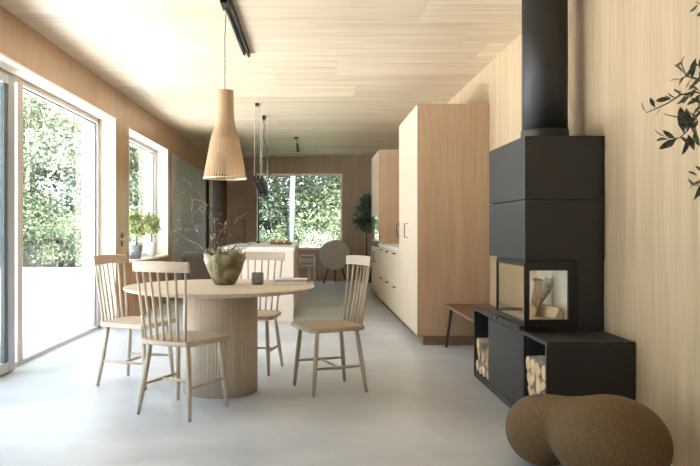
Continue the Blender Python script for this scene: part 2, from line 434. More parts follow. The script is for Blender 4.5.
# kitchen window
root = bpy.data.objects.new('window_3', None); COL.objects.link(root); root['kind'] = 'structure'
tag(root, 'square kitchen window in the end wall facing the trees', 'window')
L = .02
for bb in ((WX0, WX0 + L, YB - .004, YB + .2, WZ0, WZ1), (WX1 - L, WX1, YB - .004, YB + .2, WZ0, WZ1), (WX0 + L, WX1 - L, YB - .004, YB + .2, WZ1 - L, WZ1), (WX0 + L, WX1 - L, YB - .004, YB + .2, WZ0, WZ0 + L)):
    stile(root, 'lining', 'reveal_wood', *bb)
for bb in ((WX0 + L, WX0 + L + .03, YB + .14, YB + .2, WZ0 + L, WZ1 - L), (WX1 - L - .02, WX1 - L, YB + .14, YB + .2, WZ0 + L, WZ1 - L), (WX0 + L, WX1 - L, YB + .14, YB + .2, WZ1 - L - .02, WZ1 - L), (WX0 + L, WX1 - L, YB + .14, YB + .2, WZ0 + L, WZ0 + L + .02)):
    stile(root, 'frame', 'black_metal' if bb[0] < -1.1 and bb[1] < -1 else 'frame_wood', *bb)
stile(root, 'pane', 'window_glass', WX0 + .05, WX1 - .04, YB + .167, YB + .173, WZ0 + .04, WZ1 - .04)
portal(((WX0 + WX1) / 2, YB + .42, (WZ0 + WZ1) / 2), (-PI / 2, 0, 0), WX1 - WX0, WZ1 - WZ0)
# open interior door at the end wall
hx, ex, ey = -1.93, -2.165, 14.85
dd = Vector((ex - hx, ey - (YB - .03), 0)); ln = dd.length
root = bpy.data.objects.new('door_1', None); COL.objects.link(root); root['kind'] = 'structure'
root.location = (hx, YB - .03, .01); root.rotation_euler = (0, 0, math.atan2(dd.y, dd.x))
tag(root, 'open wooden door, lit edge and shaded face coloured in, standing out from the end wall', 'door')
obj('door_leaf', BX(.01, ln, -.0, .044, 0, 2.34), 'door_wood_shaded', root)
obj('door_edge_lit', BX(ln, ln + .012, -.016, .060, 0, 2.34), 'white_render', root)  # edge strip coloured white to stand in for window light
obj('handle', tube(bmesh.new(), [(ln - .07, .05, 1.02), (ln - .07, .10, 1.02), (ln - .19, .10, 1.02)], .01), 'bronze', root)

# ------------------------------------------------------------------ outdoors
struct('terrace', BX(-26, XO, -14, 21.5, -.16, -.02), 'terrace_stone', 'sunlit white terrace outside the glass door', 'terrace')
bm = BX(-60, XO, 21.5, 80, -.2, -.06); box(bm, XO, 50, YB + .4, 80, -.2, -.06); box(bm, -60, -26, -14, 21.5, -.2, -.06)
struct('lawn', bm, 'lawn_green', 'green lawn outside beneath the trees', 'lawn')

def leaf_cloud(n, crown, size, seed, clusters=46, spread=.5, droop=0):
    """many small folded leaves around random twig centres inside an ellipsoid crown"""
    r = random.Random(seed); vv = []; ff = []
    cx, cyy, cz = crown
    cents = []
    while len(cents) < clusters:
        p = Vector((r.uniform(-1, 1), r.uniform(-1, 1), r.uniform(-1, 1)))
        if .25 < p.length < 1: cents.append(Vector((p.x * cx, p.y * cyy, p.z * cz)))
    for i in range(n):
        c = cents[i % clusters]
        p = c + Vector((r.gauss(0, spread), r.gauss(0, spread), r.gauss(0, spread * .7)))
        d = Vector((r.gauss(0, 1), r.gauss(0, 1), r.gauss(-droop, .7))).normalized()
        u = d.cross(Vector((r.gauss(0, 1), r.gauss(0, 1), r.gauss(0, 1)))).normalized()
        w = d.cross(u); s = size * r.uniform(.6, 1.3)
        k = len(vv)
        vv += [p, p + d * s * .5 + u * s * .24 + w * s * .06, p + d * s, p + d * s * .5 - u * s * .24 + w * s * .06]
        ff += [(k, k + 1, k + 2), (k, k + 2, k + 3)]
    return vv, ff
def leaf_mesh(name, mat, *a, **k):
    vv, ff = leaf_cloud(*a, **k)
    me = bpy.data.meshes.new(name); me.from_pydata([tuple(v) for v in vv], [], ff); me.materials.append(MATS[mat]); me.update()
    return me
TREE = []
for k, (mat, cr, sz, cl) in enumerate((('leaf_bright', (2.3, 2.3, 2.9), .115, 90), ('leaf_mid', (2.0, 2.0, 3.2), .105, 90), ('leaf_pale', (2.4, 2.2, 2.6), .12, 90), ('leaf_dark', (1.9, 1.9, 2.4), .105, 80))):
    TREE.append((leaf_mesh('foliage', mat, 16000, cr, sz, 100 + k, clusters=cl, spread=.32), cr))
SHRUB = [leaf_mesh('foliage', mt, 8000, (1.0, 1.0, .8), .085, 200 + k, clusters=50, spread=.18) for k, mt in enumerate(('leaf_pale', 'leaf_dark', 'leaf_mid'))]
def trunk_mesh(h, r0, seed, mat):
    r = random.Random(seed); pts = []
    for i in range(9):
        t = i / 8; pts.append((r.uniform(-.06, .06) * (i > 0), r.uniform(-.06, .06) * (i > 0), h * t))
    bm = tube(bmesh.new(), pts, [r0 * (1 - .6 * i / 8) for i in range(9)], 10)
    for q in range(6):
        z = h * r.uniform(.45, .9); a = r.uniform(0, 2 * PI); L_ = r.uniform(.8, 1.5)
        tube(bm, [(0, 0, z), (math.cos(a) * L_ * .5, math.sin(a) * L_ * .5, z + L_ * .35), (math.cos(a) * L_, math.sin(a) * L_, z + L_ * .9)], [r0 * .35, r0 * .22, r0 * .08], 6)
    return mesh_of('trunk', bm, mat)
TRUNK = [trunk_mesh(4.4, .13, 1, 'dark_bark'), trunk_mesh(4.8, .10, 2, 'bark')]
def tree(x, y, kind, scl, label, group, zc=3.6, tk=0, rz=None):
    t = thing('garden_tree', label, 'tree', (x, y, -.06), random.uniform(0, 6) if rz is None else rz, group)
    link('trunk', TRUNK[tk], t, scale=(scl, scl, scl))
    f = link('foliage', TREE[kind][0], t, (0, 0, zc * scl), scale=(scl, scl, scl)); f['kind'] = 'stuff'
def shrub(x, y, kind, scl, label, group):
    t = thing('garden_shrub', label, 'shrub', (x, y, -.06), random.uniform(0, 6), group)
    f = link('foliage', SHRUB[kind], t, (0, 0, .85 * scl), scale=(scl, scl, scl)); f['kind'] = 'stuff'
    link('stem', STEM, t, scale=(scl, scl, scl))
bm = bmesh.new()
for q in range(5): tube(bm, [(0, 0, 0), (.15 * math.cos(q * 1.3), .15 * math.sin(q * 1.3), .5), (.45 * math.cos(q * 1.3), .45 * math.sin(q * 1.3), 1.1)], [.03, .02, .01], 5)
STEM = mesh_of('stem', bm, 'dark_bark')
# beyond the terrace: trees fill the view through door and side window
for (x, y, k, s) in ((-12.5, 24, 0, 1.2), (-9.6, 23.6, 1, 1.1), (-6.9, 24, 2, 1.15), (-4.6, 23.4, 1, 1.05), (-15.4, 25, 3, 1.3), (-11, 27.5, 1, 1.6), (-7.6, 28, 3, 1.6), (-14.2, 29, 0, 1.7), (-4.8, 27, 0, 1.4)):
    tree(x, y, k, s, 'leafy tree beyond the white terrace, seen through the glass door', 'trees beyond the terrace', tk=k % 2)
for (x, y, k, s) in ((-11.6, 22.2, 0, 1.3), (-9.6, 22.0, 1, 1.35), (-8.0, 22.3, 2, 1.3), (-6.4, 22.0, 0, 1.3), (-4.9, 22.2, 1, 1.2), (-13.4, 22.5, 2, 1.4)):
    shrub(x, y, k, s, 'low shrub along the far edge of the terrace', 'shrubs along the terrace')
for (x, y, k, s) in ((-17, 16, 1, 1.2), (-17.5, 10, 0, 1.3), (-17, 4, 2, 1.2), (-17.5, -2, 1, 1.3)):
    tree(x, y, k, s, 'tree lining the far long side of the terrace', 'trees beside the terrace')
# behind the kitchen window
for (x, y, k, s) in ((-3.4, 22.8, 0, 1.1), (-1.2, 24.2, 2, 1.2), (1.0, 23.4, 1, 1.1), (2.9, 24.2, 2, 1.2), (-2.4, 27, 3, 1.6), (.8, 28, 0, 1.7), (4.6, 26, 1, 1.5)):
    tree(x, y, k, s, 'leafy tree seen through the square kitchen window', 'trees behind the kitchen window', tk=k % 2)
for (x, y, k, s) in ((-1.75, 20.4, 1, .75), (-.6, 20.8, 2, .9), (.25, 20.2, 0, .7), (1.0, 20.7, 2, .9), (2.0, 20.6, 0, .9), (-3.0, 20.8, 2, .9), (-1.2, 21.9, 1, 1.4), (.5, 22, 2, 1.5), (2.2, 22, 1, 1.5)):
    shrub(x, y, k, s, 'low shrub outside below the square kitchen window', 'shrubs below the kitchen window')
t = thing('birch_tree', 'pale birch trunk standing in front of the kitchen window trees', 'tree', (-.585, 19.6, -.06))
obj('trunk', tube(bmesh.new(), [(0, 0, 0), (.03, 0, 2), (.1, .02, 4), (.16, .05, 7)], [.075, .07, .064, .05], 10), 'birch_bark', t)
f = link('foliage', TREE[2][0], t, (.1, 0, 6.6), scale=(.8, .8, .8)); f['kind'] = 'stuff'

# ------------------------------------------------------------------ dining table
TX, TY = -.645, 4.94
t = thing('dining_table', 'round pale wood dining table on a fluted drum base', 'table', (TX, TY, 0))
R = .665
obj('tabletop', LT([(R - .10, .702), (R - .03, .712), (R - .004, .722), (R, .727), (R, .734), (R - .005, .738)], 96), 'table_wood', t)
base = obj('base', LT([(.246, 0), (.246, .705)], 64), 'table_base_wood', t)
bm = bmesh.new(); ns = 84; rb = .250
for k in range(ns):
    a = 2 * PI * k / ns
    tube(bm, [(rb * math.cos(a), rb * math.sin(a), .002), (rb * math.cos(a), rb * math.sin(a), .704)], .0104, 8)
o = obj('fluting', bm, 'table_base_wood', base); o['kind'] = 'stuff'

# ------------------------------------------------------------------ chairs
def make_chair():
    t = thing('spindle_chair', '', 'chair', group='spindle-back dining chairs')
    hw_b, hw_f, yb, yf = .185, .225, -.20, .225
    out = [(-hw_f + .03, yf), (-hw_f, yf - .04), (-hw_b - .01, yb + .05), (-hw_b + .02, yb + .005), (0, yb - .015), (hw_b - .02, yb + .005), (hw_b + .01, yb + .05), (hw_f, yf - .04), (hw_f - .03, yf), (0, yf + .012)]
    obj('seat', prism(bmesh.new(), out[::-1], .432, .464, .008), 'seat_wood', t)
    feet = {}
    for sx in (-1, 1):
        for (sy, ty, fy) in ((1, .16, .205), (-1, -.145, -.205)):
            top = Vector((sx * (.165 if sy > 0 else .14), ty, .435)); ft = Vector((sx * .192, fy * .97, 0))
            feet[(sx, sy)] = (top, ft)
            obj('leg', TB([ft, ft.lerp(top, .4), ft.lerp(top, .75), top], [.0105, .0165, .0165, .014], 10), 'chair_wood', t)
    mids = []
    for sx in (-1, 1):
        pa = feet[(sx, 1)][1].lerp(feet[(sx, 1)][0], .42); pb = feet[(sx, -1)][1].lerp(feet[(sx, -1)][0], .42)
        mids.append((pa + pb) / 2)
        obj('stretcher', TB([pa, (pa + pb) / 2, pb], [.007, .0125, .007], 8), 'chair_wood', t)
    obj('stretcher', TB([mids[0], (mids[0] + mids[1]) / 2, mids[1]], [.007, .0115, .007], 8), 'chair_wood', t)
    # top rail, bowed
    bm = bmesh.new(); n = 12; rows = []
    for i in range(n + 1):
        u = -1 + 2 * i / n; x = u * .205; y = -.258 + .034 * u * u
        h = .068 - .004 * u * u
        z1 = .945 - .004 * u * u
        rows.append([bm.verts.new(p) for p in ((x, y - .011, z1 - h + .002), (x, y + .011, z1 - h), (x, y + .004, z1 - .004), (x, y - .004, z1), (x, y - .014, z1 - .004))])
    for a, c in zip(rows, rows[1:]):
        for q in range(5): bm.faces.new((a[q], a[(q + 1) % 5], c[(q + 1) % 5], c[q])).smooth = False
    bm.faces.new(rows[0][::-1]); bm.faces.new(rows[-1])
    obj('top_rail', bm, 'seat_wood', t)
    for i in range(7):
        u = -1 + i / 3
        b0 = Vector((u * .148, -.178 - .012 * (1 - u * u), .455)); b1 = Vector((u * .182, -.255 + .034 * u * u * .8, .885))
        obj('spindle', TB([b0, b0.lerp(b1, .35), b1], [.0075, .0095, .0065], 8), 'chair_wood', t)
    return t
ch = make_chair()
spots = [((-.806, 4.388), 64, 'pale wood spindle chair with its back turned, nearest the sliding door track'),
         ((-1.30, 5.18), -19, 'pale wood spindle chair between the dining table and the glass door'),
         ((-.478, 5.65), 257, 'pale wood spindle chair between the dining table and the kitchen island'),
         ((.126, 4.984), 201, 'pale wood spindle chair between the dining table and the tall cabinet')]
spots[0] = (spots[0][0], spots[0][1], 'pale wood spindle chair tucked deepest under the dining table, back turned to the room')
for i, ((x, y), a, lab) in enumerate(spots):
    rz = math.radians(a - 90)
    if i == 0:
        ch.location = (x, y, 0); ch.rotation_euler = (0, 0, rz); ch['label'] = lab
    else: dup(ch, (x, y, 0), rz, lab)

# ------------------------------------------------------------------ things on the table
TZ = .738
bx_, by_ = -.628, 5.03
def ruffle(r, z, a):
    k = max(0, (z - .13) / .08) * .55
    return r * (1 + .035 * k * math.sin(5 * a + .6) + .03 * k * math.sin(9 * a) + .02 * math.sin(3 * a + z * 20)), z + .014 * k * math.sin(7 * a + 1) + .008 * k * math.sin(13 * a)
t = thing('ceramic_bowl', 'olive green glazed ceramic bowl with a ruffled rim on the table', 'bowl', (bx_, by_, TZ))
obj('body', LT([(.058, 0), (.074, .004), (.094, .04), (.120, .10), (.142, .165), (.150, .222), (.142, .224), (.132, .165), (.108, .10), (.085, .04), (.05, .015)], 64, fn=ruffle), 'bowl_glaze', t)
bm = bmesh.new()
for k in range(9):      # raised dribbles of glaze
    a0 = k * .7; pts = []
    for i in range(7):
        q = i / 6; z = .195 - q * (.10 + .05 * math.sin(k * 2.1)); r = .098 + (z - .04) * .31 if z > .04 else .098
        a = a0 + .25 * math.sin(q * 3 + k); rr, zz = ruffle(r + .002, z, a); pts.append((rr * math.cos(a), rr * math.sin(a), zz))
    tube(bm, pts, [.004, .006, .006, .005, .005, .006, .003], 6)
obj('glaze_ridge', bm, 'bowl_glaze', t)
def branch(bm, p, d, L_, r0, depth, rg, lich):
    pts = [p.copy()]; q = p.copy(); dd_ = d.copy(); n = 7
    for i in range(n):
        dd_ = (dd_ + Vector((rg.gauss(0, .22), rg.gauss(0, .22), rg.gauss(0, .18)))).normalized()
        q = q + dd_ * L_ / n; pts.append(q.copy())
    tube(bm, pts, [r0 * (1 - .75 * i / n) for i in range(n + 1)], 5)
    if depth:
        for k in range(3 + (depth > 1)):
            i = rg.randint(2, n - 1)
            nd = (dd_ + Vector((rg.gauss(0, .9), rg.gauss(0, .5), rg.gauss(.1, .6)))).normalized()
            branch(bm, pts[i], nd, L_ * rg.uniform(.35, .6), r0 * .55, depth - 1, rg, lich)
    for _ in range(5): lich.append(pts[rg.randint(2, n)] + Vector((rg.gauss(0, .008),) * 3))
rg = random.Random(11)
tips = [(-.22, .1, 1, .32, 4), (-.04, .0, 1, .42, 4), (.10, .1, 1, .22, 3), (-.5, -.1, .8, .26, 1), (-.15, -.2, 1, .20, 4)]
BL = ['dried lichen branch leaning a little aside in the green bowl', 'tallest upright dried branch in the green bowl', 'short dried branch leaning towards the cup in the green bowl', 'nearly bare dried branch leaning far out towards the glass door', 'shortest dried twig standing upright in the green bowl']
for k, (dx, dy, dz, L_, nl) in enumerate(tips):
    bm = bmesh.new(); lich = []
    st = Vector((-.015 + dx * .03, dy * .04 + .01 * k - .02, .045))
    branch(bm, st, Vector((dx, dy, dz)).normalized(), L_ + .16, .0055, 2, rg, lich)
    t = thing('dried_branch', BL[k], 'branch', (bx_, by_, TZ), 0, 'dried branches in the bowl')
    obj('stem', bm, 'twig', t)
    bm = bmesh.new()
    for p in lich[::5 - nl]:
        m4 = Matrix.Translation(p) @ Matrix.Scale(rg.uniform(.003, .0065), 4)
        bmesh.ops.create_icosphere(bm, subdivisions=1, radius=1, matrix=m4)
    o = obj('lichen', bm, 'lichen', t); o['kind'] = 'stuff'
# curled dried seed heads along the rim
for k in range(11):
    a = 2 * PI * k / 11 + .2; r = .085 + .03 * (k % 2)
    bm = bmesh.new()
    for q in range(6):
        aa = q * PI / 3; c = Vector((math.cos(aa), math.sin(aa), 0)) * .027
        vv = [bm.verts.new(p) for p in (Vector((0, 0, 0)), c * .7 + Vector((-c.y * .5, c.x * .5, .012)), c * 1.5 + Vector((0, 0, .028)), c * .7 + Vector((c.y * .5, -c.x * .5, .012)))]
        bm.faces.new(vv)
    tube(bm, [(0, 0, -.06), (0, 0, .004)], .003, 5)
    o = obj('dried_flower', bm, 'dry_petal', None, (bx_ + r * math.cos(a), by_ + r * math.sin(a), TZ + .222), (rg.uniform(-.4, .4), rg.uniform(-.4, .4), rg.uniform(0, 6)))
    tag(o, 'curled dried flower head at the rim of the green bowl', 'flower', 'dried flowers in the bowl')
# knotty gall on the branches
bm = bmesh.new(); bmesh.ops.create_icosphere(bm, subdivisions=3, radius=.028)
for v_ in bm.verts: v_.co *= 1 + .25 * noise.noise(v_.co * 60)
tube(bm, [(0, 0, -.2), (.004, .003, -.1), (0, 0, 0)], .004, 6)
tag(obj('seed_pod', bm, 'twig', None, (-.70, 5.02, 1.085)), 'round dark brown seed pod among the dried branches', 'seed pod')
# cup
o = obj('cup', LT([(.034, 0), (.041, .004), (.043, .03), (.042, .084), (.039, .085), (.039, .03), (.03, .008)], 32), 'cup_clay', None, (-.392, 5.05, TZ))
tag(o, 'small handleless dark grey stoneware cup on the table', 'cup')
# two magazines
t = thing('magazine', 'pale closed magazine lying on the table, beneath another', 'magazine', (-.155, 5.10, TZ), .04)
obj('pages', BX(-.128, .128, -.085, .085, 0, .020), 'paper', t); obj('cover', BX(-.13, .13, -.087, .087, .020, .022), 'paper_grey', t)
t = thing('magazine', 'slightly smaller white magazine on top of the pale one', 'magazine', (-.15, 5.10, TZ + .022), -.05)
obj('pages', BX(-.115, .115, -.078, .078, 0, .014), 'paper_grey', t); obj('cover', BX(-.117, .117, -.08, .08, .014, .016), 'paper', t)

# ------------------------------------------------------------------ pendant lamp and track
PXc, PYc = -.612, 4.92
t = thing('pendant_lamp', 'birch slat pendant lamp hanging above the dining table', 'lamp', (PXc, PYc, 1.493))
prof = [(.061, .616), (.0615, .52), (.066, .41), (.080, .34), (.098, .28), (.121, .165), (.150, .0)]
bm = bmesh.new(); ns = 46
for k in range(ns):
    a = 2 * PI * k / ns; ca, sa = math.cos(a), math.sin(a); prev_ = None
    for (r, z) in prof:
        hw = .0022 + .015 * r; r2 = r - .007
        ring = [bm.verts.new((r * ca - hw * sa, r * sa + hw * ca, z)), bm.verts.new((r * ca + hw * sa, r * sa - hw * ca, z)),
                bm.verts.new((r2 * ca + hw * sa, r2 * sa - hw * ca, z)), bm.verts.new((r2 * ca - hw * sa, r2 * sa + hw * ca, z))]
        if prev_:
            for q in range(4): bm.faces.new((prev_[q], prev_[(q + 1) % 4], ring[(q + 1) % 4], ring[q]))
        else: bm.faces.new(ring)
        prev_ = ring
    bm.faces.new(prev_)
sh = obj('lamp_shade', bm, 'birch_slat', t); sh['kind'] = 'stuff'
def ringmesh(ro, ri, z0, z1, n=48): return LT([(ri, z0), (ro, z0), (ro, z1), (ri, z1), (ri, z0)], n, close=False, smooth=False)
for (r, z) in ((.061, .60), (.066, .41), (.098, .28), (.121, .165)):
    obj('hoop', ringmesh(r - .007, r - .016, z - .006, z + .006), 'birch_slat', t)
obj('rim', ringmesh(.1525, .141, -.004, .004), 'reveal_wood', t)
obj('inner_cone', LT([(.05, .60), (.05, .42), (.08, .28), (.082, .278), (.052, .42), (.052, .60)], 32, close=False), 'birch_slat', t)
obj('bulb_holder', LT([(.022, .40), (.022, .52), (.01, .53)], 16), 'black_metal', t)
obj('cord', TB([(0, 0, .52), (0, 0, 1.0), (.012, 0, 1.235)], .003, 6), 'black_metal', t)
t = thing('light_track', 'black lighting track fixed along the wooden ceiling', 'track', (0, 0, 0))
obj('rail', BX(-.626, -.606, 3.3, 6.38, 2.722, ZC), 'black_metal', t)
obj('rail', BX(-.590, -.570, 3.3, 6.46, 2.722, ZC), 'black_metal', t)
obj('bridge', BX(-.626, -.570, 3.3, 6.38, 2.745, ZC), 'black_metal', t)
obj('adaptor', BX(-.632, -.585, 4.80, 4.98, 2.690, 2.722), 'black_metal', t)

# ------------------------------------------------------------------ wood stove on its firewood bench
SX = 1.255; XW = XR - .003
t = thing('firewood_bench', 'long black steel bench with firewood bays, under the stove', 'bench', (0, 0, 0))
Y0, Y1, ZB = 3.745, 5.43, .53
th = .022
obj('top', BX(SX, XW, Y0, Y1, ZB - th, ZB, bev=.002), 'black_steel', t)
obj('bottom', BX(SX, XW, Y0, Y1, .0, .045), 'black_steel', t)
obj('end_panel', BX(SX, XW, Y0, Y0 + th, .045, ZB - th), 'black_steel', t)
obj('end_panel', BX(SX, XW, Y1 - th, Y1, .045, ZB - th), 'black_steel', t)
obj('back_panel', BX(XW - th, XW, Y0 + th, Y1 - th, .045, ZB - th), 'black_steel', t)
obj('divider', BX(SX + .02, XW - th, 4.16, 4.16 + th, .045, ZB - th), 'black_steel', t)
obj('divider', BX(SX + .02, XW - th, 4.97 - th, 4.97, .045, ZB - th), 'black_steel', t)
obj('front_panel', BX(SX + .001, SX + .02, 4.157, 4.985, .05, ZB - th - .003, bev=.0015), 'black_steel', t)
# stove
t = thing('wood_stove', 'tall black steel wood stove with glass firebox and round flue', 'stove', (0, 0, ZB))
F0, F1 = 4.142, 4.98
def SB(name, mat, x0, x1, y0, y1, z0, z1, par=None, bev=.002): return obj(name, BX(x0, x1, y0, y1, z0 - ZB, z1 - ZB, bev=bev), mat, par or t)
SB('top_block', 'black_steel', SX + .005, XW, F0, F1, 1.312, 1.688)
SB('lower_block', 'black_steel', SX + .005, XW, F0, F1, .95, 1.308)
SB('rear_column', 'black_steel', 1.568, XW, F0 + .01, 4.80, ZB, .95)
SB('hearth', 'black_frame', SX + .0, 1.56, F0 - .005, 4.78, ZB, .566)
SB('hood', 'black_frame', SX + .01, 1.56, F0 + .003, 4.78, .925, .95)
for nm, bb in (('frame_post', (SX, SX + .014, F0 - .004, F0 + .010, .566, .935)), ('frame_post', (SX, SX + .016, 4.757, 4.775, .566, .935)),
               ('frame_post', (1.516, 1.56, F0 - .004, F0 + .02, .566, .935)), ('frame_rail', (SX + .014, 1.516, F0 - .004, F0 + .012, .566, .600)),
               ('frame_rail', (SX + .014, 1.516, F0 - .004, F0 + .012, .890, .935)), ('frame_rail', (SX, SX + .012, F0 + .01, 4.757, .566, .588)),
               ('frame_rail', (SX, SX + .012, F0 + .01, 4.757, .912, .935)), ('frame_rail', (SX + .016, 1.53, 4.76, 4.775, .566, .590)), ('frame_rail', (SX + .016, 1.53, 4.76, 4.775, .91, .935))):
    SB(nm, 'black_frame', *bb, bev=.0012)
SB('frame_post', 'black_frame', SX + .014, SX + .032, F0 - .003, F0 + .010, .600, .890, bev=.001)
SB('glass_pane', 'stove_glass', SX + .032, 1.516, F0 + .003, F0 + .007, .600, .890, bev=0)
SB('glass_pane', 'stove_glass', SX + .004, SX + .008, F0 + .010, 4.757, .588, .912, bev=0)
SB('glass_pane', 'stove_glass', SX + .016, 1.52, 4.764, 4.768, .590, .91, bev=0)
for (a, c) in ((4.165, 4.455), (4.459, 4.745)):
    SB('firebrick', 'vermiculite', 1.525, 1.556, a, c, .567, .922)
SB('firebrick', 'vermiculite', SX + .03, 1.522, F0 + .03, 4.74, .5665, .585)
SB('air_lip', 'black_metal', SX - .028, SX - .001, F0 + .0, 4.77, ZB + .004, .560)
SB('air_slide', 'bronze', SX - .045, SX - .028, 4.62, 4.67, ZB + .012, .552)
fp = obj('flue_pipe', LT([(.143, 1.688 - ZB), (.143, ZC - ZB)], 64), 'black_steel', t, (1.515, 4.56, 0))
obj('collar', ringmesh(.150, .1432, 1.688 - ZB, 1.775 - ZB, 64), 'black_steel', fp)
# logs
def make_log(L_, r, seed, split):
    rg_ = random.Random(seed); n = 12; bm = bmesh.new(); rings = []
    prof_ = []
    for k in range(n):
        a = 2 * PI * k / n
        rr = r * (1 + rg_.uniform(-.07, .07))
        x, y = rr * math.cos(a), rr * math.sin(a)
        if split and y < -.15 * r: y = -.15 * r + rg_.uniform(-.02, .02) * r
        prof_.append((x, y))
    for i in range(4):
        z = -L_ / 2 + L_ * i / 3
        rings.append([bm.verts.new((z, x * (1 + .05 * math.sin(i * 2 + seed)), y * (1 + .04 * math.cos(i * 3 + seed)))) for x, y in prof_])
    for a, c in zip(rings, rings[1:]):
        for k in range(n):
            f_ = bm.faces.new((a[k], a[(k + 1) % n], c[(k + 1) % n], c[k]))
            ny = (prof_[k][1] + prof_[(k + 1) % n][1]) / 2
            f_.material_index = 1 if (split and ny < -.1 * r) else 0
    for rg2 in (rings[0][::-1], rings[-1]): bm.faces.new(rg2).material_index = 1
    return mesh_of('firewood_log', bm, ['bark', 'log_end'])
LOGS = [make_log(.34, .048, s, s % 2) for s in range(6)]
def stack(y0, y1, ztop, label, group, seed):
    rg_ = random.Random(seed); z = .045 + .049; row = 0
    while z < ztop - .03:
        n = max(2, int((y1 - y0) / .088)); w = (y1 - y0) / n
        for k in range(n):
            if z > ztop - .10 and rg_.random() < .15: continue
            y = y0 + w * (k + .5) + rg_.uniform(-.004, .004)
            o = link('firewood_log', LOGS[rg_.randint(0, 5)], None, (SX + .178 + rg_.uniform(-.006, .012), y, z), (rg_.uniform(0, 6), 0, rg_.uniform(-.04, .04)), (1, .9, .9))
            tag(o, label, 'log', group)
        z += .084; row += 1
stack(3.775, 4.152, .41, 'split birch log stacked in the bay at the open end of the black bench', 'logs in the bay beside the pouf', 3)
stack(4.978, 5.40, .34, 'split birch log stacked in the bay nearest the wooden bench', 'logs in the bay beside the wooden bench', 5)
def firelog(loc, rot, k, sc_):
    tag(link('firewood_log', LOGS[k], None, loc, rot, (sc_,) * 3), 'split log standing or lying inside the glass firebox', 'log', 'logs in the firebox')
firelog((1.40, 4.40, .69), (.25, -1.25, -1.3), 1, .78)
firelog((1.45, 4.47, .70), (1.5, -1.0, -.3), 3, .8)
firelog((1.40, 4.50, .628), (.4, 0, 1.25), 2, .85)
firelog((1.46, 4.34, .625), (2.0, 0, 1.7), 5, .8)

# ------------------------------------------------------------------ wooden bench by the wall
t = thing('wooden_bench', 'low brown wooden bench with black legs beside the tall cabinet', 'bench', (0, 0, 0))
obj('seat_board', BX(1.29, 1.72, 5.46, 6.80, .385, .412, bev=.006), 'bench_wood', t)
for (x, y, dx, dy) in ((1.335, 6.70, -.045, .03), (1.67, 6.70, .03, .03), (1.36, 5.62, -.045, -.03), (1.67, 5.62, .03, -.03)):
    obj('leg', TB([(x + dx, y + dy, 0), (x, y, .386)], [.012, .017], 8), 'black_metal', t)

# ------------------------------------------------------------------ kitchen cabinets along the right wall
CX = 1.03
def bar_handle(par, y, z0, z1, x=CX):
    obj('handle', tube(bmesh.new(), [(x + .002, y, z1), (x - .035, y, z1), (x - .035, y, z0), (x + .002, y, z0)], .006, 8), 'bronze', par)
t = thing('tall_cabinet', 'tall oak cabinet with two full-height doors beside the stove', 'cabinet', (0, 0, 0))
obj('carcass', BX(CX + .022, XR - .002, 6.862, 8.28, .096, 2.36, bev=.001), 'cabinet_oak', t)
obj('side_panel', BX(CX, XR - .002, 6.842, 6.862, .096, 2.362, bev=.001), 'cabinet_oak', t)
obj('plinth', BX(CX + .06, XR - .002, 6.865, 8.28, 0, .096), 'plinth_wood', t)
for (a, c) in ((6.864, 7.572), (7.575, 8.279)):
    d = obj('door', BX(CX, CX + .021, a, c, .098, 2.358, bev=.0012), 'cabinet_front_lit', t)
    bar_handle(d, c - .05, 1.05, 1.20)
WY = [8.283, 9.11, 9.94, 10.765]
for i, (a, c) in enumerate(zip(WY, WY[1:])):
    lab = ['low drawer cabinet beside the tall two-door cabinet', 'middle low drawer cabinet under the worktop', 'low drawer cabinet beside the oven cabinet'][i]
    t = thing('drawer_cabinet', lab, 'cabinet', (0, a, 0), 0, 'drawer cabinets under the worktop')
    w = c - a
    obj('carcass', BX(CX + .022, XR - .002, 0, w - .002, .096, .885), 'cabinet_oak', t)
    obj('plinth', BX(CX + .06, XR - .002, 0, w - .002, 0, .096), 'plinth_wood', t)
    for (z0, z1) in ((.098, .468), (.472, .882)):
        d = obj('drawer_front', BX(CX, CX + .021, .002, w - .004, z0, z1, bev=.0012), 'cabinet_front_lit', t)
        obj('handle', BX(CX - .03, CX + .001, w / 2 - .07, w / 2 + .07, z1 - .052, z1 - .036, bev=.003), 'bronze', d)
tag(obj('worktop', BX(CX - .015, XR - .002, 8.283, 10.765, .886, .92, bev=.003), 'white_counter'), 'pale worktop running over the low drawer cabinets', 'worktop')
t = thing('oven_cabinet', 'tall oak cabinet at the far end with a built-in glass oven', 'cabinet', (0, 0, 0))
obj('carcass', BX(CX + .022, XR - .002, 10.787, 12.1, .096, 2.36), 'cabinet_oak', t)
obj('side_panel', BX(CX, XR - .002, 10.767, 10.787, .096, 2.362), 'cabinet_oak', t)
obj('plinth', BX(CX + .06, XR - .002, 10.787, 12.1, 0, .096), 'plinth_wood', t)
obj('door', BX(CX, CX + .021, 10.79, 12.1, 1.36, 2.358), 'cabinet_front_lit', t)
d = obj('door', BX(CX, CX + .021, 10.79, 12.1, .098, .86), 'cabinet_front_lit', t); bar_handle(d, 11.3, .62, .78)
ov = obj('oven', BX(CX + .002, CX + .021, 10.79, 12.1, .864, 1.356), 'black_frame', t)
obj('oven_glass', BX(CX - .003, CX + .001, 10.80, 12.09, .96, 1.35), 'oven_glass', ov)

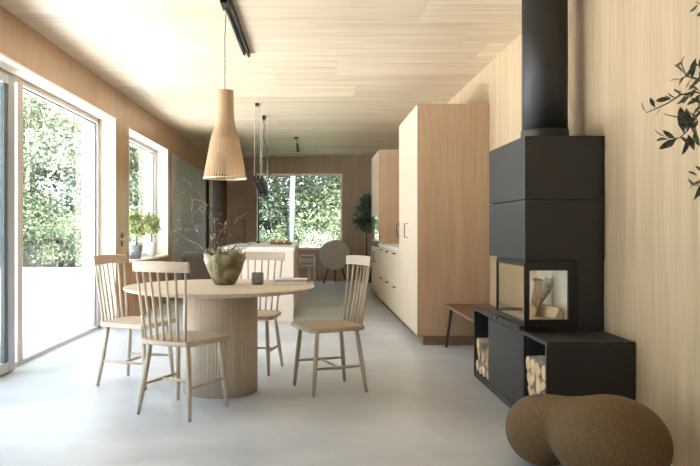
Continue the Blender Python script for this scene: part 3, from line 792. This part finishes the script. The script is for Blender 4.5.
# ------------------------------------------------------------------ kitchen island
IX0, IX1, IY0, IY1 = -1.15, -.227, 8.6, 12.3
t = thing('kitchen_island', 'pale kitchen island with a smooth end panel behind the table', 'kitchen island', (0, 0, 0))
obj('body', BX(IX0 + .02, IX1 - .02, IY0 + .04, IY1 - .02, .08, .88), 'island_panel', t)
obj('end_panel', BX(IX0, IX1, IY0, IY0 + .04, .0, .88, bev=.002), 'island_panel', t)
obj('plinth', BX(IX0 + .06, IX1 - .07, IY0 + .04, IY1 - .06, 0, .08), 'plinth_wood', t)
for k in range(4):
    a = IY0 + .045 + k * .9
    d = obj('door', BX(IX1 - .02, IX1 - .001, a, a + .895, .085, .876), 'cabinet_front_lit', t)
tag(obj('worktop', BX(IX0 - .01, IX1 + .012, IY0 - .015, IY1, .88, .92, bev=.003), 'white_counter'), 'white worktop lying on the kitchen island', 'worktop')
t = thing('faucet', 'black gooseneck kitchen faucet on the island', 'faucet', (-.863, 11.3, .92))
pts = [(0, 0, .02), (0, 0, .26)] + [(.093 - .093 * math.cos(a), 0, .26 + .093 * math.sin(a)) for a in [PI * k / 8 for k in range(1, 9)]] + [(.186, 0, .20)]
obj('spout', TB(pts, .014, 10), 'black_metal', t); obj('base', LT([(.03, 0), (.03, .02), (.02, .03)], 16), 'black_metal', t)
obj('lever', TB([(0, -.01, .08), (0, -.09, .10)], .008, 8), 'black_metal', t)
# slim black lamp at the far corner of the island
t = thing('table_lamp', 'slim black table lamp with a flat head on the island', 'lamp', (-1.08, 11.25, .92))
obj('base', LT([(.06, 0), (.06, .012), (.01, .016)], 20), 'black_metal', t)
obj('stem', TB([(0, 0, .01), (0, 0, .33)], .006, 8), 'black_metal', t)
obj('head', BX(-.18, .03, -.05, .05, .33, .36, bev=.01), 'black_metal', t)
# tray with rolls
t = thing('wooden_tray', 'long brown wooden tray on the island worktop', 'tray', (-.445, 10.1, .92))
obj('bottom', BX(-.15, .15, -.10, .10, 0, .012), 'bench_wood', t)
for bb in ((-.15, .15, -.10, -.088, .012, .035), (-.15, .15, .088, .10, .012, .035), (-.15, -.138, -.088, .088, .012, .035), (.138, .15, -.088, .088, .012, .035)):
    obj('edge', BX(*bb), 'bench_wood', t)
bm = bmesh.new(); bmesh.ops.create_icosphere(bm, subdivisions=2, radius=.035)
for v_ in bm.verts: v_.co.z *= .75; v_.co *= 1 + .12 * noise.noise(v_.co * 40)
rm = mesh_of('bread_roll', bm, 'bread')
for k in range(6):
    tag(link('bread_roll', rm, None, (-.56 + .058 * (k % 3) * 1.7, 10.055 + .085 * (k // 3), .958), (0, 0, k)), 'small brown roll lying on the wooden tray', 'bread roll', 'rolls on the tray')
# linear lamp above the island
t = thing('linear_pendant', 'black slatted linear lamp hanging on wires above the island', 'lamp', (0, 0, 0))
A, B = Vector((-.70, 9.06, 1.80)), Vector((-.70, 10.3, 1.66))
for dx in (-.05, 0, .05):
    bm = bmesh.new()
    for (p, q) in ((A, B),):
        v8 = [bm.verts.new(c + Vector((dx + sx * .012, 0, sz * .035))) for c in (p, q) for sx in (-1, 1) for sz in (-1, 1)]
        for f_ in ((0, 1, 3, 2), (4, 6, 7, 5), (0, 4, 5, 1), (2, 3, 7, 6), (1, 5, 7, 3), (0, 2, 6, 4)): bm.faces.new([v8[i] for i in f_])
    obj('slat', bm, 'black_metal', t)
for q in range(5):
    c = A.lerp(B, (q + .5) / 5); obj('crossbar', BX(c.x - .065, c.x + .065, c.y - .012, c.y + .012, c.z - .012, c.z + .012), 'black_metal', t)
for (dx, q) in ((-.05, .04), (.05, .04), (-.05, .9), (.05, .9)):
    c = A.lerp(B, q); obj('wire', TB([(c.x + dx, c.y, c.z), (c.x + dx, c.y, ZC)], .0022, 5), 'white_metal', t)
c = A.lerp(B, .75)
obj('cable', TB([(c.x, c.y, ZC - .01), (c.x + .02, c.y, 2.62), (c.x + .01, c.y, 2.45), (c.x + .06, c.y, 2.3), (c.x + .05, c.y, 2.1), (c.x + .10, c.y, 1.92), (c.x, c.y, c.z)], .006, 6), 'black_metal', t)
obj('canopy', BX(-.73, -.68, 8.98, 9.10, ZC - .03, ZC), 'black_metal', t); obj('canopy', BX(-.71, -.66, 9.95, 10.1, ZC - .05, ZC), 'black_metal', t)
t = thing('ceiling_spot', 'small dark hanging spot on the kitchen ceiling', 'lamp', (-.28, 12.3, ZC))
obj('mount', LT([(.035, -.03), (.035, 0)], 16), 'black_metal', t); obj('rod', TB([(0, 0, -.02), (.02, 0, -.12)], .006, 6), 'black_metal', t)
obj('head', TB([(.02, 0, -.11), (.035, 0, -.26)], [.02, .028], 12), 'black_metal', t)

# ------------------------------------------------------------------ round loudspeaker, small chair, sofa, kitchen tree
t = thing('round_speaker', 'large round grey cloth loudspeaker on splayed legs by the end wall', 'loudspeaker', (.49, 14.95, 0))
bm = LT([(.001, .05), (.20, .045), (.30, .03), (.325, .005), (.325, -.02), (.30, -.05), (.001, -.06)], 48)
bmesh.ops.rotate(bm, verts=bm.verts, cent=(0, 0, 0), matrix=Matrix.Rotation(math.radians(90 - 14), 3, 'X'))
obj('speaker_disc', bm, 'speaker_cloth', t, (0, 0, .60))
for (x, y) in ((-.25, -.12), (.25, -.12), (.02, .34)):
    obj('leg', TB([(x, y, 0), (x * .5, y * .4 + .02, .36)], [.018, .026], 8), 'bench_wood', t)
t = thing('side_chair', 'small chair with white tubular frame beyond the kitchen island', 'chair', (-.15, 12.95, 0), -.35)
obj('seat', BX(-.17, .17, -.17, .17, .45, .475, bev=.008), 'seat_grey', t)
for sx in (-1, 1):
    obj('leg', TB([(sx * .16, -.15, 0), (sx * .15, -.14, .45)], .015, 8), 'white_metal', t)
    obj('leg', TB([(sx * .16, .17, 0), (sx * .15, .15, .45)], .015, 8), 'white_metal', t)
obj('back_frame', TB([(-.15, .15, .45), (-.15, .18, .62), (-.13, .19, .655), (.13, .19, .655), (.15, .18, .62), (.15, .15, .45)], .016, 8), 'white_metal', t)
obj('backrest', BX(-.14, .14, .165, .185, .52, .60, bev=.006), 'seat_grey', t)
t = thing('armchair', 'dark brown upholstered armchair between side window and island', 'armchair', (-1.65, 11.0, 0))
obj('seat_base', BX(-.25, .25, -.30, .35, .10, .40, bev=.03), 'sofa_fabric', t)
obj('backrest', BX(-.34, .34, -.46, -.30, .10, .80, bev=.075), 'sofa_fabric', t)
obj('armrest', BX(-.34, -.24, -.30, .36, .10, .58, bev=.04), 'sofa_fabric', t)
obj('armrest', BX(.24, .34, -.30, .36, .10, .58, bev=.04), 'sofa_fabric', t)
obj('seat_cushion', BX(-.235, .235, -.28, .34, .40, .50, bev=.04), 'sofa_fabric', t)
for (x, y) in ((-.3, -.38), (.3, -.38), (-.3, .28), (.3, .28)): obj('leg', TB([(x, y, 0), (x, y, .11)], .018, 8), 'black_metal', t)

def potted(name, label, loc, potR, potH, potmat, trunkH, crown, crownz, leafm, nleaf, lsize, seed, group=None, spread=.05):
    t = thing(name, label, 'plant', loc, 0, group)
    pot = obj('pot', LT([(potR * .76, 0), (potR, potH), (potR * .92, potH), (potR * .88, potH * .9), (potR * .1, potH * .88)], 32), potmat, t)
    obj('soil', LT([(potR * .87, potH * .86), (potR * .5, potH * .9)], 24), 'soil', t)
    r = random.Random(seed); bm = bmesh.new()
    tube(bm, [(0, 0, potH * .85), (.01, 0, potH + trunkH * .5), (0, .005, crownz)], [lsize * .16 + .004, lsize * .14 + .003, .004], 8)
    for q in range(7):
        a = q * 2.4; z = crownz - crown[2] * .5 + q * crown[2] * .12
        tube(bm, [(0, 0, z), (crown[0] * .8 * math.cos(a), crown[1] * .8 * math.sin(a), z + crown[2] * .5)], [.004, .002], 5)
    obj('stem', bm, 'olive_bark', t)
    me = leaf_mesh('foliage', leafm, nleaf, crown, lsize, seed, clusters=34, spread=spread)
    f = link('foliage', me, t, (0, 0, crownz)); f['kind'] = 'stuff'
    return t
SZ = .745
potted('potted_laurel', 'small laurel in a mid grey pot on the side window sill', (-2.345, 9.32, SZ), .085, .185, 'pot_grey', .14, (.105, .15, .17), .47, 'leaf_laurel', 900, .055, 31, spread=.022)
potted('potted_laurel', 'small laurel in a whitish pot on the side window sill', (-2.345, 10.2, SZ), .085, .215, 'pot_white', .12, (.105, .17, .18), .47, 'leaf_laurel', 900, .055, 32, spread=.022)
potted('potted_tree', 'tall dark leafy indoor tree in the kitchen corner by the end wall', (1.17, 15.1, 0), .17, .30, 'sofa_fabric', .6, (.17, .22, .46), 1.42, 'leaf_indoor', 900, .10, 33, spread=.05)

# light switches
for z in (1.065, .97, .22):
    tag(obj('light_switch', BX(XL, XL + .012, 8.29, 8.37, z - .034, z + .034, bev=.002), 'switch_grey'), 'square dark wall switch on the post between door and side window', 'switch', 'wall switches')

# ------------------------------------------------------------------ pouf: two lobes grown into one
def sdE(p, c, r):
    q = Vector(((p.x - c.x) / r.x, (p.y - c.y) / r.y, (p.z - c.z) / r.z)); return (q.length - 1) * min(r)
def pouf_sd(p):
    a = sdE(p, Vector((1.332, 3.12, .185)), Vector((.250, .25, .205)))
    b_ = sdE(p, Vector((1.118, 3.40, .160)), Vector((.172, .19, .168)))
    c_ = sdE(p, Vector((1.215, 3.285, .228)), Vector((.165, .165, .113)))
    def sm(u, v, k):
        h = max(0, min(1, .5 + .5 * (v - u) / k)); return v * (1 - h) + u * h - k * h * (1 - h)
    d = sm(sm(a, b_, .02), c_, .06)
    return d
org = Vector((1.20, 3.29, .17)); nu, nv = 80, 48
bm = bmesh.new(); rows = []
def hit(d):
    lo, hi = 0.0, .9
    s_ = 0
    while s_ < .9 and pouf_sd(org + d * s_) < 0: s_ += .01
    lo, hi = s_ - .01, s_
    for _ in range(12):
        m_ = (lo + hi) / 2
        if pouf_sd(org + d * m_) < 0: lo = m_
        else: hi = m_
    p = org + d * lo
    p.z = max(p.z, .002)
    return p
bot = bm.verts.new(hit(Vector((0, 0, -1)))); top_ = bm.verts.new(hit(Vector((0, 0, 1))))
for j in range(1, nv):
    th_ = PI * j / nv
    rows.append([bm.verts.new(hit(Vector((math.sin(th_) * math.cos(2 * PI * i / nu), math.sin(th_) * math.sin(2 * PI * i / nu), -math.cos(th_))))) for i in range(nu)])
for a, c in zip(rows, rows[1:]):
    for i in range(nu): bm.faces.new((a[i], a[(i + 1) % nu], c[(i + 1) % nu], c[i])).smooth = True
for i in range(nu):
    bm.faces.new((bot, rows[0][(i + 1) % nu], rows[0][i])).smooth = True
    bm.faces.new((top_, rows[-1][i], rows[-1][(i + 1) % nu])).smooth = True
tag(obj('pouf', bm, 'tweed'), 'brown tweed pouf of two grown-together round lobes on the floor', 'pouf')

# ------------------------------------------------------------------ olive tree by the right wall
t = thing('olive_tree', 'olive tree with slender dark leaves reaching in before the wood wall', 'plant', (1.50, 2.15, 0))
O = Vector((1.50, 2.15, 0))
obj('pot', LT([(.13, 0), (.18, .36), (.165, .36), (.155, .33), (.02, .32)], 32), 'pot_grey', t)
obj('soil', LT([(.158, .31), (.10, .33)], 24), 'soil', t)
obj('trunk', TB([(0, 0, .30), (.02, .01, .7), (-.01, .02, 1.1), (0, 0, 1.5), (.02, -.01, 1.9)], [.026, .024, .02, .016, .009], 10), 'olive_bark', t)
bm = bmesh.new()
prof2 = [(0, .0), (.12, .05), (.35, .15), (.6, .155), (.85, .085), (1, .0)]
rr_ = []
for (x, w) in prof2:
    zc = .10 * math.sin(x * 2.6)
    rr_.append([bm.verts.new((x, -w, zc + w * .25)), bm.verts.new((x, 0, zc)), bm.verts.new((x, w, zc + w * .25))] if w else [bm.verts.new((x, 0, zc))])
for a, c in zip(rr_, rr_[1:]):
    if len(a) == 1: bm.faces.new((a[0], c[0], c[1])); bm.faces.new((a[0], c[1], c[2]))
    elif len(c) == 1: bm.faces.new((a[0], c[0], a[1])); bm.faces.new((a[1], c[0], a[2]))
    else:
        bm.faces.new((a[0], c[0], c[1], a[1])); bm.faces.new((a[1], c[1], c[2], a[2]))
for f_ in bm.faces: f_.smooth = True
LEAF = mesh_of('leaf', bm, 'leaf_olive')
rg = random.Random(21)
def leaf_between(p, q, roll=None):
    d = q - p; ln_ = d.length; x = d.normalized()
    y = Vector((rg.gauss(0, 1), rg.gauss(0, 1), rg.gauss(0, 1))) if roll is None else roll
    y = (y - x * y.dot(x)).normalized(); z = x.cross(y)
    o = link('leaf', LEAF, t)
    o.matrix_local = Matrix.Translation(p - O) @ Matrix((x, y, z)).transposed().to_4x4() @ Matrix.Scale(ln_, 4)
YT = 2.25
def PP(x, y, j=0): return P(x, y, YT + j)
twigs = [[(735, 118), (712, 96), (695, 92), (680, 95), (668, 103), (655, 109), (646, 113)], [(735, 118), (716, 108), (700, 112), (688, 130), (680, 138), (668, 138)],
         [(712, 96), (703, 82), (694, 78), (686, 76), (681, 62), (684, 57)], [(735, 150), (718, 160), (704, 172), (697, 186)], [(700, 112), (692, 122), (684, 118), (672, 116), (664, 114)],
         [(760, 60), (728, 22), (708, 8), (696, 2)]]
trunk_pt = Vector((1.50, 2.15, 1.45))
for k, tw in enumerate(twigs):
    pts = [PP(x, y, .02 * math.sin(i + k)) - O for i, (x, y) in enumerate(tw)]
    if tw[0] in ((735, 118), (735, 150), (760, 60)): pts = [Vector((0, 0, 1.35 if tw[0] == (735, 150) else 1.5 if tw[0][0] == 735 else 1.8))] + pts
    obj('twig', TB(pts, [.0042 - .003 * i / (len(pts) - 1) for i in range(len(pts))], 6), 'olive_bark', t)
lv = [(684, 74, 673, 65), (684, 80, 669, 82), (671, 99, 656, 101), (683, 92, 674, 88), (683, 95, 677, 91), (646, 112, 643, 101), (655, 108, 650, 98), (692, 80, 697, 58), (690, 98, 702, 104), (684, 134, 680, 107), (688, 132, 686, 108),
      (669, 138, 655, 128), (668, 139, 656, 142), (678, 138, 659, 149), (688, 136, 681, 155), (676, 139, 663, 130), (700, 92, 688, 86), (696, 92, 684, 96), (704, 84, 698, 72), (698, 112, 704, 98), (692, 120, 698, 136), (697, 186, 689, 178), (699, 180, 690, 190), (700, 184, 693, 200),
      (703, 172, 695, 166), (683, 62, 676, 68), (686, 76, 680, 86), (690, 94, 684, 104), (698, 4, 689, 12), (706, 8, 697, 16), (694, 130, 700, 146), (702, 106, 694, 116), (712, 96, 702, 88), (690, 112, 697, 121), (676, 98, 668, 92), (686, 94, 676, 104), (700, 94, 692, 104), (684, 78, 690, 68), (690, 78, 684, 88), (696, 114, 688, 122), (690, 126, 678, 122), (684, 132, 676, 124), (674, 138, 668, 148), (688, 134, 694, 150), (697, 176, 688, 172), (703, 178, 694, 184), (662, 106, 658, 116), (672, 101, 664, 96), (700, 70, 705, 56), (694, 86, 700, 76), (688, 90, 694, 80), (682, 104, 690, 96), (696, 100, 687, 106), (690, 116, 682, 112), (698, 120, 691, 130), (686, 124, 694, 116), (699, 66, 693, 62), (694, 108, 700, 116), (680, 136, 688, 144), (699, 192, 705, 204), (696, 88, 690, 98), (706, 182, 699, 196)]
for (x0, y0, x1, y1) in lv:
    j = rg.uniform(-.04, .05); leaf_between(PP(x0, y0, j), PP(x1, y1, j + rg.uniform(-.02, .02)), Vector((rg.gauss(0, .5), rg.gauss(0, .5), rg.gauss(0, 1))))
for k in range(130):          # the rest of the crown, outside the frame
    while True:
        p = Vector((1.50 + rg.uniform(-.16, .17), 2.12 + rg.uniform(-.30, .12), 1.68 + rg.uniform(-.45, .45)))
        if 312 + p.x * 700 / p.y > 722: break
    q = p + Vector((rg.gauss(0, 1), rg.gauss(0, 1), rg.gauss(0, 1))).normalized() * rg.uniform(.05, .075)
    q.x = min(q.x, 1.71)
    leaf_between(p, q)
    if k % 8 == 0: obj('twig', TB([(0, 0, p.z - .12), p - O], [.004, .002], 5), 'olive_bark', t)
